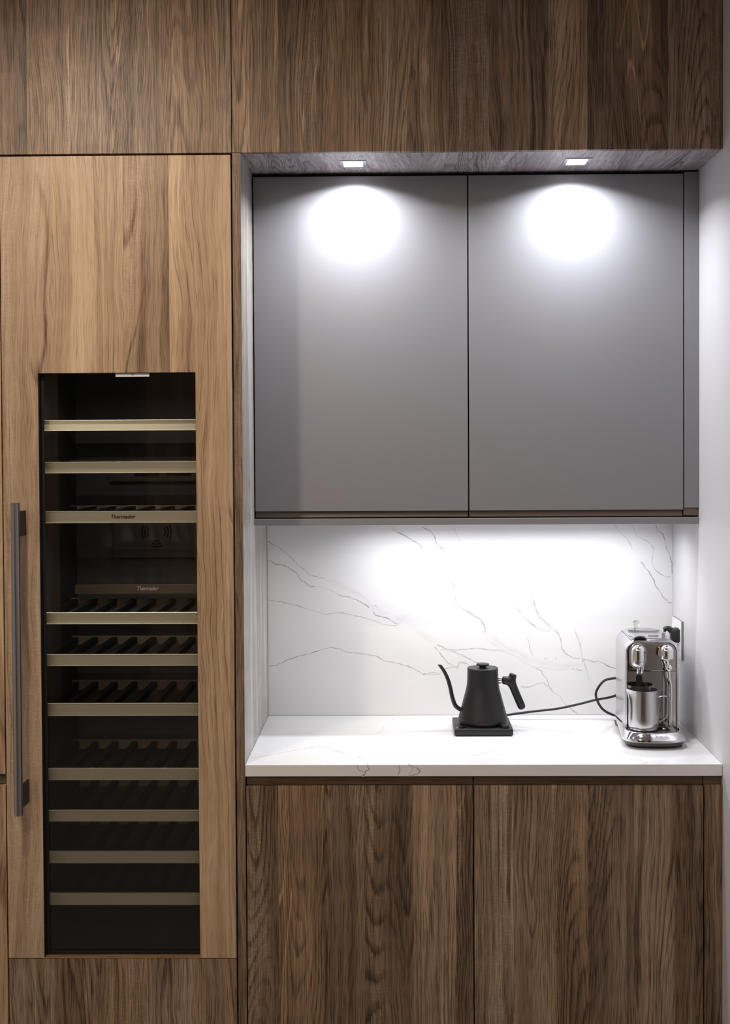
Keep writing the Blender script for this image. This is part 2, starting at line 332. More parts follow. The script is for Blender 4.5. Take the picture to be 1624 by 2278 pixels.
SPLASH_VEINS = [
    (1.8, 0.50, [(0.001,0.546), (0.039,0.525), (0.075,0.494), (0.098,0.471), (0.134,0.439), (0.178,0.429), (0.225,0.408), (0.266,0.391), (0.302,0.372), (0.323,0.353), (0.353,0.332), (0.377,0.315)]),
    (2.3, 0.75, [(0.001,0.482), (0.010,0.487), (0.023,0.475), (0.044,0.473), (0.062,0.466), (0.090,0.447), (0.105,0.424), (0.137,0.403), (0.149,0.406)]),
    (3.4, 0.18, [(0.149,0.406), (0.178,0.400), (0.199,0.390), (0.224,0.379)]),
    (2.3, 0.70, [(0.219,0.379), (0.237,0.373), (0.261,0.369), (0.297,0.351), (0.323,0.335), (0.338,0.313), (0.374,0.304), (0.405,0.285), (0.446,0.267), (0.477,0.246), (0.508,0.231), (0.539,0.215), (0.581,0.199), (0.617,0.183), (0.642,0.168), (0.673,0.160)]),
    (10.3, 0.10, [(0.178,0.424), (0.230,0.403), (0.281,0.382), (0.333,0.340), (0.385,0.314)]),
    (1.7, 0.50, [(0.001,0.362), (0.043,0.357), (0.089,0.345), (0.141,0.329), (0.180,0.316), (0.229,0.322), (0.265,0.314), (0.307,0.304), (0.333,0.296), (0.364,0.284), (0.405,0.280)]),
    (2.1, 0.65, [(0.001,0.154), (0.026,0.158), (0.062,0.175), (0.093,0.185), (0.135,0.195), (0.172,0.208), (0.200,0.213), (0.223,0.208), (0.249,0.198), (0.306,0.192), (0.342,0.184), (0.363,0.170), (0.404,0.163), (0.435,0.155), (0.461,0.142), (0.487,0.127), (0.513,0.134), (0.539,0.129)]),
    (2.3, 0.60, [(0.452,0.272), (0.482,0.262), (0.513,0.238), (0.524,0.225), (0.555,0.207), (0.591,0.204), (0.622,0.207), (0.658,0.209), (0.699,0.203)]),
    (18.4, 0.09, [(0.395,0.314), (0.436,0.298), (0.477,0.257), (0.529,0.220)]),
    (2.3, 0.60, [(0.534,0.199), (0.549,0.178), (0.562,0.163), (0.591,0.147), (0.596,0.165), (0.622,0.160)]),
    (2.1, 0.75, [(0.386,0.588), (0.406,0.573), (0.430,0.562), (0.450,0.547), (0.473,0.536), (0.484,0.521)]),
    (2.3, 0.80, [(0.484,0.588), (0.497,0.580), (0.510,0.575), (0.523,0.557), (0.525,0.541), (0.540,0.526), (0.556,0.508)]),
    (1.8, 0.35, [(0.556,0.508), (0.584,0.479), (0.613,0.448), (0.664,0.422), (0.695,0.401)]),
    (1.6, 0.40, [(0.578,0.588), (0.592,0.562), (0.605,0.538)]),
    (2.1, 0.65, [(0.574,0.422), (0.584,0.396), (0.586,0.355), (0.607,0.334), (0.638,0.316), (0.664,0.297), (0.676,0.277), (0.679,0.261), (0.707,0.235)]),
    (1.7, 0.50, [(0.519,0.215), (0.535,0.201), (0.547,0.206), (0.568,0.202), (0.604,0.188), (0.628,0.175), (0.648,0.165), (0.664,0.163)]),
    (2.1, 0.70, [(0.741,0.212), (0.757,0.207), (0.775,0.198), (0.785,0.187)]),
    (1.6, 0.55, [(0.482,0.130), (0.506,0.128), (0.534,0.128), (0.555,0.147), (0.578,0.150), (0.597,0.155), (0.599,0.167), (0.617,0.164), (0.627,0.156)]),
    (1.7, 0.40, [(0.723,0.085), (0.738,0.074), (0.749,0.066)]),
    (1.8, 0.50, [(1.079,0.595), (1.092,0.575), (1.106,0.558), (1.115,0.555), (1.127,0.535), (1.136,0.515)]),
    (1.8, 0.50, [(1.133,0.595), (1.143,0.572), (1.151,0.555), (1.171,0.546), (1.189,0.536), (1.201,0.518), (1.199,0.497), (1.195,0.476), (1.204,0.453), (1.224,0.438), (1.239,0.429), (1.257,0.430)]),
    (2.3, 0.75, [(1.207,0.595), (1.214,0.574), (1.230,0.562), (1.236,0.547), (1.239,0.524), (1.248,0.506), (1.254,0.485), (1.258,0.470), (1.259,0.435)]),
    (2.4, 0.80, [(1.162,0.478), (1.177,0.456), (1.186,0.447), (1.201,0.420), (1.207,0.402), (1.220,0.385), (1.230,0.368), (1.248,0.350), (1.259,0.347)]),
    (1.8, 0.55, [(0.660,0.424), (0.681,0.406), (0.704,0.391), (0.722,0.382), (0.729,0.376), (0.736,0.359), (0.754,0.344), (0.777,0.332), (0.792,0.315), (0.818,0.288), (0.838,0.273), (0.856,0.264), (0.871,0.261), (0.878,0.266), (0.881,0.272)]),
    (2.1, 0.70, [(0.795,0.411), (0.815,0.388), (0.827,0.364), (0.834,0.338), (0.841,0.317), (0.850,0.302), (0.868,0.288), (0.878,0.279), (0.882,0.272), (0.897,0.263), (0.908,0.249), (0.914,0.232), (0.917,0.208), (0.926,0.194), (0.943,0.182), (0.961,0.176), (0.976,0.179), (0.983,0.173), (1.002,0.170), (1.016,0.165), (1.028,0.167), (1.046,0.161), (1.060,0.152), (1.075,0.148), (1.148,0.111)]),
    (2.2, 0.75, [(0.651,0.309), (0.666,0.297), (0.680,0.271), (0.676,0.262), (0.689,0.250), (0.707,0.237), (0.718,0.237), (0.730,0.219), (0.748,0.210), (0.765,0.207), (0.774,0.196), (0.785,0.188), (0.799,0.175), (0.826,0.170), (0.850,0.159), (0.879,0.155), (0.914,0.149), (0.943,0.146), (0.976,0.139), (0.976,0.149), (0.981,0.158), (0.980,0.173)]),
    (1.8, 0.60, [(0.651,0.208), (0.674,0.209), (0.695,0.203), (0.718,0.203), (0.739,0.199), (0.762,0.197), (0.785,0.187)]),
    (1.8, 0.65, [(0.826,0.170), (0.829,0.159), (0.838,0.144), (0.853,0.139), (0.857,0.126), (0.870,0.111), (0.876,0.089), (0.869,0.091), (0.861,0.100), (0.853,0.101), (0.832,0.095), (0.823,0.089), (0.809,0.086), (0.788,0.089)]),
    (1.8, 0.55, [(0.876,0.089), (0.890,0.070), (0.908,0.061), (0.925,0.035), (0.943,0.020), (0.958,0.008), (0.968,0.001)]),
    (1.6, 0.45, [(0.748,0.329), (0.762,0.309), (0.783,0.288), (0.794,0.270), (0.806,0.250), (0.815,0.223), (0.819,0.200), (0.831,0.176)]),
    (1.7, 0.50, [(0.957,0.270), (0.960,0.249), (0.970,0.229), (0.976,0.199), (0.980,0.176), (0.987,0.155), (0.995,0.138), (0.997,0.124), (1.000,0.108)]),
    (1.8, 0.60, [(0.762,0.209), (0.777,0.206), (0.785,0.206), (0.785,0.191)]),
    (1.6, 0.50, [(0.853,0.175), (0.864,0.175), (0.873,0.178)]),
    (1.6, 0.50, [(0.894,0.179), (0.897,0.173), (0.901,0.176)]),
    (1.8, 0.60, [(0.876,0.038), (0.887,0.030)]),
    (16.1, 0.08, [(0.710,0.376), (0.748,0.341), (0.783,0.300), (0.815,0.241)]),
    (16.1, 0.10, [(0.680,0.259), (0.739,0.212), (0.812,0.173), (0.914,0.155), (0.981,0.152)]),
    (1.6, 0.30, [(0.958,0.262), (0.970,0.238), (0.976,0.212), (0.979,0.179), (0.988,0.155), (0.997,0.125)]),
]
TOP_VEINS = [
    (1.8, 0.50, [(0.004,0.072), (0.046,0.100), (0.101,0.147), (0.153,0.185), (0.180,0.209), (0.224,0.175), (0.262,0.126), (0.300,0.079), (0.322,0.025), (0.323,0.001)]),
    (1.8, 0.45, [(0.157,0.201), (0.199,0.201), (0.239,0.146), (0.295,0.098), (0.341,0.070), (0.408,0.091), (0.475,0.069), (0.556,0.068), (0.602,0.096), (0.640,0.124), (0.680,0.171)]),
    (1.5, 0.40, [(0.158,0.185), (0.198,0.225), (0.243,0.254), (0.289,0.306), (0.336,0.348), (0.359,0.402), (0.359,0.446), (0.383,0.538), (0.409,0.610)]),
    (1.5, 0.35, [(0.001,0.351), (0.068,0.367), (0.140,0.382), (0.212,0.414), (0.264,0.454), (0.309,0.469)]),
    (1.7, 0.50, [(0.395,0.060), (0.406,0.015), (0.408,0.001)]),
    (5.8, 0.15, [(0.181,0.185), (0.249,0.127), (0.295,0.092)]),
    (1.7, 0.45, [(0.606,0.096), (0.632,0.104), (0.657,0.150), (0.689,0.168), (0.735,0.186), (0.780,0.195)]),
    (1.5, 0.40, [(0.669,0.131), (0.692,0.095), (0.749,0.104), (0.809,0.103)]),
    (1.5, 0.45, [(0.901,0.115), (0.953,0.115), (0.997,0.120), (1.044,0.138)]),
    (1.5, 0.40, [(0.896,0.372), (0.933,0.403), (0.976,0.446)]),
    (1.5, 0.35, [(0.869,0.342), (0.886,0.331), (0.900,0.366)]),
    (1.5, 0.40, [(1.197,0.048), (1.235,0.065)]),
]
EDGE_VEINS = [
    (2.3, 0.90, [(0.2960,-0.0005), (0.3025,-0.0160), (0.3179,-0.0204), (0.3134,-0.0261), (0.3068,-0.0305)]),
    (2.3, 0.90, [(0.3232,-0.0005), (0.3289,-0.0138), (0.3179,-0.0160), (0.3192,-0.0226), (0.3112,-0.0305)]),
    (2.2, 0.90, [(0.4058,-0.0007), (0.4101,-0.0139), (0.4035,-0.0307)]),
    (2.2, 0.85, [(0.4321,-0.0007), (0.4519,-0.0074), (0.4641,-0.0162), (0.4562,-0.0250), (0.4342,-0.0299)]),
    (1.8, 0.40, [(0.4453,-0.0060), (0.4408,-0.0184), (0.4298,-0.0307)]),
]

def ribbons(bm, lay, veins, plane, flat, px=1/790):
    """inlay strips along the vein lines; plane maps (a, b, lift) to 3-D"""
    rnd = random.Random(5)
    for vi, (w, s, pts) in enumerate(veins):
        P = [Vector((a, b, 0)) for a, b in pts]
        L = sum((q-p).length for p, q in zip(P, P[1:]))
        sub = max(2, int(L/max(1, len(P)-1)/(0.0035 if w < 4 else 0.02)))
        path = []
        for p, q in zip(P, P[1:]):
            for k in range(sub): path.append(p.lerp(q, k/sub))
        path.append(P[-1])
        if len(path) < 3: continue
        wob = 0.0011 if w < 4 else 0.006
        if flat == 'edge': wob = 0.0006
        Q = []
        for i, p in enumerate(path):
            e = 0 if i in (0, len(path)-1) else 1
            n1 = mnoise.noise(Vector((p.x*160, p.y*160, vi*3.1))); n2 = mnoise.noise(Vector((p.x*160, p.y*160, vi*3.1+50)))
            Q.append(Vector((p.x+n1*wob*e*2, p.y+n2*wob*e*2, 0)))
        rows = []
        for i, p in enumerate(Q):
            d = (Q[min(i+1, len(Q)-1)]-Q[max(i-1, 0)])
            if d.length < 1e-9: d = Vector((1, 0, 0))
            d.normalize(); n = Vector((-d.y, d.x, 0))
            k = 0.65 + 0.7*abs(mnoise.noise(Vector((p.x*45, p.y*45, vi))))*1.6
            hw = w*px*0.80*k
            st = s*1.2*(0.55+0.9*abs(mnoise.noise(Vector((p.x*30, p.y*30, vi+9)))*1.4))
            if i in (0, len(Q)-1): st = 0
            row = []
            for t, a in ((-1, 0), (0, 1), (1, 0)):
                q = p+n*hw*t
                v = bm.verts.new(plane(q.x, q.y, 0.00012+vi*0.000006)); v[lay] = min(1, st)*a; row.append(v)
            rows.append(row)
        for a, b in zip(rows, rows[1:]):
            for j in (0, 1): bm.faces.new((a[j], a[j+1], b[j+1], b[j]))

# ================================================================== the setting
struct('wall_right', bx(1.26, 1.38, -4.6, 0.75, -H, 2.09), M_wall)
struct('wall_back', bx(-2.2, 1.26, 0.6325, 0.75, -H, 2.09), M_wall)
struct('floor', bx(-2.2, 1.38, -5.0, 0.75, -H-0.05, -H), M_floor)
struct('ceiling', bx(-2.2, 1.38, -5.0, 0.75, 2.092, 2.14), M_ceil)
M_opp = wood('far_wall_reflection_stripes', (0.004, 0.004, 0.004, 1), srgb(88, 68, 52), srgb(175, 140, 108), seed=71.0, strips=1.6, stripvar=2.2, ring=0.4, pore=0.3, pale=0)  # unseen wall; brown and black stripes made up to vary the chrome's reflections
struct('wall_front', bx(-2.2, 1.38, -5.12, -5.0, -H, 2.09), M_opp)

# ================================================================== overhead oak cabinets
def overhead(x0, x1, label, material, soffit=None):
    t = thing('overhead_cabinet', label, 'cabinet', ((x0+x1)/2, 0, 1.6135))
    finish('door', bx(x0, x1, 0.0, 0.020, 1.6135, 2.088, 0.0008), material, t)
    finish('body', bx(x0+0.001, x1-0.001, 0.022, 0.62, 1.632, 2.086), M_black, t)
    if soffit:
        finish('bottom_panel', bx(x0+0.0005, x1-0.0005, 0.021, 0.62, 1.6145, 1.631), soffit, t)
    else:
        finish('bottom_panel', bx(x0+0.0005, x1-0.0005, 0.021, 0.62, 1.6145, 1.631), M_black, t)
    return t
overhead(-1.20, -0.0235, 'plain dark oak overhead cabinet above the wine cooler door', M_oak_top_l)
overhead(-0.0215, 1.2595, 'wide dark oak overhead cabinet above the grey cabinets, two lights in its underside', M_oak_top_r, M_oak_soffit)

# recessed square lights in the underside of the overhead cabinet
def downlight(x, y, label):
    z = 1.6145
    t = thing('recessed_light', label, 'light', (x, y, z), 'square lights recessed above the grey cabinets')
    fr = B(); a, b = 0.036, 0.044
    for q in ((-a, a, -b, -b+0.010), (-a, a, b-0.010, b), (-a, -a+0.010, -b+0.010, b-0.010), (a-0.010, a, -b+0.010, b-0.010)):
        box(fr, x+q[0], x+q[1], y+q[2], y+q[3], z-0.0018, z-0.0002)
    finish('frame', fr, M_steel, t)
    finish('diffuser', bx(x-a+0.0102, x+a-0.0102, y-b+0.0102, y+b-0.0102, z-0.0012, z-0.0002), M_led, t)
    l = area('downlight_lamp', (x, y, z+H-0.003), (x, y, 0), 0.045, 0.05, SOFFIT_W, COOL, 146); 
    l.parent = t; l.matrix_parent_inverse = Matrix.Translation((-x, -y, -z-H))
    return t
SOFFIT_W = 5.6
downlight(0.2906, 0.153, 'lit square recessed light above the door of the left grey cabinet')
downlight(0.9005, 0.149, 'lit square recessed light above the door of the right grey cabinet')

# ================================================================== tall oak side panel beside the niche
t = thing('side_panel', 'tall narrow oak panel between the wine cooler and the niche', 'panel', (-0.011, 0.31, -H))
sp = B(); box(sp, -0.0222, -0.0002, 0.0015, 0.62, -H+0.001, 1.6125)
finish('panel_face', sp, M_oak_side, t)
finish('front_edging', bx(-0.0222, -0.0002, 0.0, 0.0013, -H+0.001, 1.6125), M_oak_edge, t)
finish('peg_hole', lathe(B(), [(0.0014, -0.0003), (0.0010, -0.0006)], 0, 0, 12), M_steel, t)
ph = [o for o in t.children if o.name.startswith('peg_hole')][0]
for v in ph.data.vertices:
    c = v.co + Vector(t['base']) - Vector((0, 0, H)); v.co = Vector((-0.0120+c.x, c.z, 1.207+c.y)) + Vector((0, 0, H)) - Vector(t['base'])

# ================================================================== grey wall cabinets
YU = 0.2656
def wall_cab(x0, x1, label):
    t = thing('wall_cabinet', label, 'cabinet', ((x0+x1)/2, YU+0.17, 0.637), 'grey wall cabinets over the worktop')
    finish('body', bx(x0-0.0015, x1+0.0015, YU+0.030, 0.618, 0.640, 1.6115), M_black, t)
    finish('door', bx(x0, x1, YU, YU+0.022, 0.6575, 1.6035, 0.0012), M_grey, t)
    # grip channel: sloping face set back under the door
    g = B(); ring = [[(x, YU+0.010, 0.6395), (x, YU+0.016, 0.6569), (x, YU+0.028, 0.6569), (x, YU+0.028, 0.6395)] for x in (x0, x1)]
    loft(g, ring); finish('grip_channel', g, M_grey_ch, t)
    return t
wall_cab(0.0032, 0.6074, 'grey matt wall cabinet over the kettle side, with recessed grip under its door')
wall_cab(0.6112, 1.2152, 'grey matt wall cabinet above the coffee machine, between the other one and a filler')
t = thing('filler_strip', 'narrow grey upright filler strip between the grey cabinet and the white wall', 'filler', (1.239, YU+0.01, 0.637))
finish('strip', bx(1.2182, 1.2592, YU+0.001, YU+0.022, 0.6625, 1.6085, 0.0008), M_grey, t)
finish('grip_channel', bx(1.2140+0.0035, 1.2592, YU+0.008, YU+0.028, 0.6405, 0.6615, 0.0006), M_grey_ch, t)
t = thing('light_pelmet', 'long thin grey panel running under both grey wall cabinets, lit from below', 'panel', (0.63, 0.44, 0.617))
finish('panel', bx(0.0002, 1.2595, YU-0.001, 0.618, 0.6175, 0.6360, 0.001), M_grey, t)
UC_W = 3.2
fr = B(); box(fr, 0.30, 1.16, 0.440, 0.462, 0.6105, 0.6175, 0.0008)
finish('led_strip', fr, M_steel, t)
finish('strip_diffuser', bx(0.303, 1.157, 0.4425, 0.4595, 0.6095, 0.6104), M_led, t)
l = area('led_strip_lamp', (0.73, 0.451, 0.6080+H), (0.73, 0.451, 0), 0.84, 0.015, UC_W, COOL, 160)
l.parent = t; l.matrix_parent_inverse = Matrix.Translation(-Vector(t['base']))

# ================================================================== backsplash and worktop
bm = B(); lay = bm.verts.layers.float.new('vein')
box(bm, 0.0005, 1.2595, 0.62, 0.632, 0.0003, 0.70)
ribbons(bm, lay, SPLASH_VEINS, lambda a, b, l: (a, 0.62-l, b), 'wall')
tag(finish('backsplash', bm, M_splash, mats=[M_splash]), 'white quartz backsplash with thin grey veins behind the kettle', 'backsplash')
bm = B(); lay = bm.verts.layers.float.new('vein')
box(bm, 0.0002, 1.2596, 0.0, 0.6195, -0.0312, 0.0, 0.0012)
ribbons(bm, lay, TOP_VEINS, lambda a, b, l: (a, b, l), 'top')
ribbons(bm, lay, EDGE_VEINS, lambda a, b, l: (a, -l, b), 'edge')
tag(finish('worktop', bm, M_top, mats=[M_top]), 'glossy white quartz worktop with faint grey veins', 'worktop')

# ================================================================== oak base cabinets
def base_cab(x0, x1, label, material):
    t = thing('base_cabinet', label, 'cabinet', ((x0+x1)/2, 0.30, -H), 'oak base cabinets under the worktop')
    finish('body', bx(x0-0.001, x1+0.0008, 0.028, 0.618, -0.80, -0.0318), M_black, t)
    finish('door', bx(x0, x1, 0.0, 0.020, -0.80, -0.0575, 0.0008), material, t)
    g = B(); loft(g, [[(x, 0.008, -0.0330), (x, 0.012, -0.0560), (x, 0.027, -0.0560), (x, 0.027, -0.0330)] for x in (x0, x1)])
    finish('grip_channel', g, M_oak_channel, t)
    finish('plinth', bx(x0, x1, 0.05, 0.066, -H+0.001, -0.803), M_oak_edge, t)
    return t
base_cab(0.0030, 0.6026, 'dark oak base cabinet below the bare end of the worktop, beside the side panel', M_oak_base_l)
base_cab(0.6056, 1.2096, 'dark oak base cabinet below the coffee machine, beside the filler strip', M_oak_base_r)
t = thing('filler_strip', 'narrow dark oak filler strip under the worktop against the white wall', 'filler', (1.235, 0.01, -H))
finish('strip', bx(1.2124, 1.2596, 0.0, 0.020, -H+0.001, -0.0555, 0.0008), oak('oak_veneer_filler', 61.0, warm=(1.08, 0.98, 0.85, 1), stripvar=0.2), t)
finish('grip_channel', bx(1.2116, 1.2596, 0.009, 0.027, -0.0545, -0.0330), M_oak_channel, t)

# ================================================================== tall unit cut off at the left edge
t = thing('tall_cabinet', 'tall walnut cabinet left of the wine cooler, only its edge in the picture', 'cabinet', (-0.94, 0.30, -H))
finish('body', bx(-1.235, -0.640, 0.028, 0.62, -0.80, 1.607), M_black, t)
finish('door', bx(-1.235, -0.6378, 0.0, 0.020, -0.0233, 1.608, 0.0008), M_pale_n, t)
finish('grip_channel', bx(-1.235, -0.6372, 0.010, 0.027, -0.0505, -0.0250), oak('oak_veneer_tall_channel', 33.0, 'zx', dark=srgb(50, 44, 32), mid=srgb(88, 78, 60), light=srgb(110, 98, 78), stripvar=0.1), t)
finish('door', bx(-1.235, -0.6378, 0.0, 0.020, -0.80, -0.0525, 0.0008), M_pale_n, t)
finish('plinth', bx(-1.235, -0.6378, 0.05, 0.066, -H+0.001, -0.803), M_oak_edge, t)

# ================================================================== wine cooler column
cooler = thing('wine_cooler', 'tall built-in wine cooler with a glazed wooden door and ten shelves', 'wine cooler', (-0.33, 0.30, -H))
DX0, DX1 = -0.6345, -0.0267
WX0, WX1, WZ0, WZ1 = -0.5385, -0.1235, -0.5150, 1.0390       # cut-out of the door
# carcass with a hollow dark interior
b = B(); IX0, IX1, IY0, IY1, IZ0, IZ1 = -0.5850, -0.0760, 0.050, 0.58, -0.545, 1.075
for q in ((-0.632, IX0, 0.052, 0.615, -0.80, 1.605), (IX1, -0.030, 0.052, 0.615, -0.80, 1.605), (IX0, IX1, 0.052, 0.615, IZ1, 1.605),
          (IX0, IX1, 0.052, 0.615, -0.80, IZ0), (IX0, IX1, IY1, 0.615, IZ0, IZ1)): box(b, *q)
finish('cabinet_body', b, M_inner, cooler)
# liner fittings seen dimly: fan vent, ledge panels
v = B(); box(v, -0.47, -0.10, 0.555, 0.5795, 0.50, 0.645, 0.004)
vent = finish('fan_cover', v, mat('liner_fan_cover', (0.10, 0.09, 0.09, 1), 0.5), cooler)
v = B()
for a0 in (0, 180, 270):
    for r in (0.027, 0.036, 0.045):
        pts = []
        h = {270: 22, 0: 30, 180: 30}[a0]
        ring0 = []; ring1 = []
        for i in range(13):
            a = math.radians(a0-h+2*h*i/12)
            for rr, L in ((r-0.0022, ring0), (r+0.0022, ring1)): L.append(v.verts.new((-0.333+rr*math.cos(a), 0.5545, 0.580+rr*math.sin(a))))
        for i in range(12): v.faces.new((ring0[i], ring0[i+1], ring1[i+1], ring1[i]))
finish('vent_slots', v, M_groove, vent)
v = B()
box(v, -0.48, -0.10, 0.560, 0.5795, 0.735, 0.80, 0.003); f2 = finish('rear_panel', v, mat('liner_rear_panel', (0.08, 0.073, 0.073, 1), 0.5), cooler)
v = B()
for x0 in (-0.40, -0.30, -0.20): box(v, x0, x0+0.075, 0.5585, 0.5600, 0.752, 0.766)
finish('vent_slots', v, M_groove, f2)
# divider rail with lettering between the two zones
dv = finish('divider_rail', bx(-0.53, -0.080, 0.33, 0.36, 0.4160, 0.4440, 0.001), mat('dim_bronze_rail', srgb(104, 92, 78), 0.4, 0.5), cooler)
put_text('lettering', 'Thermador', 0.016, (-0.3190, 0.3292, 0.4320), M_letter_l, dv, shear=0.25, bold=0.0004, width=0.062)
# shelves
SH = [(0.9161, 0.8876), (0.8039, 0.7738), (0.6711, 0.6396), (0.3974, 0.3671), (0.2845, 0.2541), (0.1520, 0.1191), (-0.0247, -0.0552), (-0.1382, -0.1675), (-0.2506, -0.2812), (-0.3645, -0.3951)]
for k, (zt, zb) in enumerate(SH):
    bar = B(); box(bar, -0.566, -0.0800, 0.060, 0.074, zb, zt, 0.0012)
    # rolled top and bottom lips catch the light
    box(bar, -0.566, -0.0800, 0.0585, 0.062, zt-0.0016, zt+0.0002, 0.0006); box(bar, -0.566, -0.0800, 0.0590, 0.062, zb-0.0002, zb+0.0010, 0.0004)
    sh = finish('shelf', bar, M_champ, cooler)
    if k == 2: put_text('lettering', 'Thermador', 0.015, (-0.3315, 0.0592, 0.6560), M_letter, sh, shear=0.25, bold=0.0004, width=0.066)
    sl = B(); x = -0.546
    while x < -0.09:
        loft(sl, [[(x+0.008*c, y, zt-0.012+0.009*s_) for c, s_ in ((1, 1), (-1, 1), (-1, -1), (1, -1))] for y in (0.075, 0.398)]); x += 0.059*0.98
    finish('slats', sl, M_slat, sh)
    finish('rear_rail', bx(-0.560, -0.084, 0.40, 0.416, zb+0.004, zt-0.001, 0.001), M_rail, sh)
l = area('shelf_fill_light', (-0.33, 0.038, 1.055+H), (-0.33, 0.10, 0.2+H), 0.40, 0.006, 0.9, (1, 0.93, 0.84), 160); l.parent = cooler; l.matrix_parent_inverse = Matrix.Translation(-Vector(cooler['base']))  # added fill light to brighten the upper shelf fronts, no fixture
l = area('shelf_fill_light', (-0.33, 0.045, 0.60+H), (-0.33, 0.10, -0.3+H), 0.40, 0.006, 0.6, (1, 0.93, 0.84), 160); l.parent = cooler; l.matrix_parent_inverse = Matrix.Translation(-Vector(cooler['base']))  # second added fill light, for the shelf fronts further down
# a thin silver clip pair on the seventh shelf
for cx_ in (-0.4200, -0.2270): finish('clip', bx(cx_-0.009, cx_+0.009, 0.0610, 0.0680, -0.0249, -0.0222, 0.0005), M_steel, cooler)
# door: pale veneer frame around the glass
d = B()
# stiles and top in one board with a cut-out, built as an outline with a hole
def board(bm, X0, X1, Z0, Z1, x0, x1, z0, z1, y0, y1):
    o = [(X0, Z0), (X1, Z0), (X1, Z1), (X0, Z1)]; i = [(x0, z0), (x1, z0), (x1, z1), (x0, z1)]
    V = {}
    for nme, L, y in (('of', o, y0), ('if', i, y0), ('ob', o, y1), ('ib', i, y1)): V[nme] = [bm.verts.new((a, y, c)) for a, c in L]
    for k in range(4):
        j = (k+1) % 4
        bm.faces.new((V['of'][k], V['of'][j], V['if'][j], V['if'][k])); bm.faces.new((V['ob'][j], V['ob'][k], V['ib'][k], V['ib'][j]))
        bm.faces.new((V['of'][j], V['of'][k], V['ob'][k], V['ob'][j])); bm.faces.new((V['if'][k], V['if'][j], V['ib'][j], V['ib'][k]))
board(d, DX0, DX1, -0.5160, 1.6080, WX0-0.0010, WX1+0.0005, -0.5155, WZ1+0.0005, 0.0, 0.021)
for f_ in list(d.faces): pass
door = finish('door', d, M_pale, cooler)
# wooden ledge at the foot of the cut-out, dark metal edge lining, black glass border
finish('cutout_ledge', bx(WX0-0.001, WX1+0.0005, 0.0003, 0.0222, -0.5170, -0.5151), M_ledge, door)
l = B(); board(l, WX0-0.0009, WX1+0.0004, -0.5160, WZ1+0.0004, WX0, WX1-0.0001, -0.5157, WZ1-0.0006, 0.0012, 0.0225)
finish('edge_lining', l, mat('dark_anodised_lining', (0.05, 0.052, 0.057, 1), 0.4, 0.7), door)
l = B(); board(l, WX0-0.02, WX1+0.02, WZ0-0.02, WZ1+0.02, WX0+0.0085, WX1-0.001, WZ0+0.010, WZ1-0.001, 0.0232, 0.0245)
finish('glass_border', l, M_groove, door)
finish('glass_pane', bx(WX0-0.015, WX1+0.015, 0.0252, 0.0292, WZ0-0.015, WZ1+0.015), M_glass, door)
st = finish('temperature_tag', bx(-0.3356, -0.2465, 0.0080, 0.0086, 1.0292, 1.0380), M_sticker, door)
put_text('digits', '63', 0.0070, (-0.2905, 0.0078, 1.0345), M_seam, st, extrude=0.00005)
# bar handle on two brackets
hb = B(); lathe(hb, [(0.0, -0.1165), (0.0105, -0.1165), (0.0116, -0.1154), (0.0116, 0.6990), (0.0105, 0.7001), (0.0, 0.7001)], -0.5860, -0.060, 40)
hx0, hx1 = -0.5978, -0.5712
hd = finish('handle', hb, M_handle, door, 35)
for z0, z1 in ((0.6120, 0.6780), (-0.0985, -0.0375)):
    finish('bracket', bx(-0.5800, -0.5750, -0.0520, 0.0, z0, z1, 0.001), M_bracket, hd)
# lower panel under the door
finish('lower_panel', bx(DX0, DX1, 0.0012, 0.021, -0.80, -0.5185, 0.0008), M_oak_plinth, cooler)
finish('plinth', bx(DX0, DX1, 0.05, 0.066, -H+0.001, -0.803), M_oak_edge, cooler)
finish('gap_shade_block', bx(DX0+0.002, DX1-0.002, 0.022, 0.050, -0.540, -0.5175), M_black, cooler)  # black block behind the gap under the door, in place of its shade

# ================================================================== electric kettle on its base
kb = thing('heating_stand', 'square black electric kettle stand with a dial, on the worktop', 'kettle stand', (0.6535, 0.409, 0.0006))
b = B(); box(b, 0.5690, 0.7385, 0.3260, 0.4930, 0.0022, 0.0205, 0.0022, 3); finish('body', b, M_kettle, kb, 40)
finish('rubber_foot', bx(0.574, 0.7335, 0.331, 0.488, 0.0, 0.0024), M_plastic, kb)
b = B(); lathe(b, [(0.0, 0.0206), (0.0128, 0.0206), (0.0135, 0.0215), (0.0135, 0.0285), (0.0125, 0.0297), (0.0, 0.0297)], 0.7170, 0.3480, 36); finish('dial', b, M_kettle, kb, 35)
b = B(); loft(b, [[(0.5890+0.0155*math.cos(a), 0.3475+0.0125*math.sin(a), z) for a in [2*PI*i/36 for i in range(36)]] for z in (0.0205, 0.0209)]); finish('display', b, M_gloss, kb)
b = B(); lathe(b, [(0, 0.0205), (0.064, 0.0205), (0.064, 0.0232), (0.060, 0.0240), (0, 0.0240)], 0.6565, 0.412, 48); finish('heating_plate', b, M_plastic, kb, 30)
b = B(); tube(b, [(0.6800, 0.488, 0.0100), (0.7000, 0.530, 0.0080), (0.7394, 0.550, 0.0140), (0.8110, 0.550, 0.0240), (0.8934, 0.552, 0.0330), (0.9621, 0.550, 0.0480), (1.0033, 0.548, 0.0590), (1.0609, 0.545, 0.0710), (1.0900, 0.560, 0.0800), (1.1400, 0.585, 0.0900)], 0.0036, 12, 8)
finish('power_cord', b, M_plastic, kb, 60)

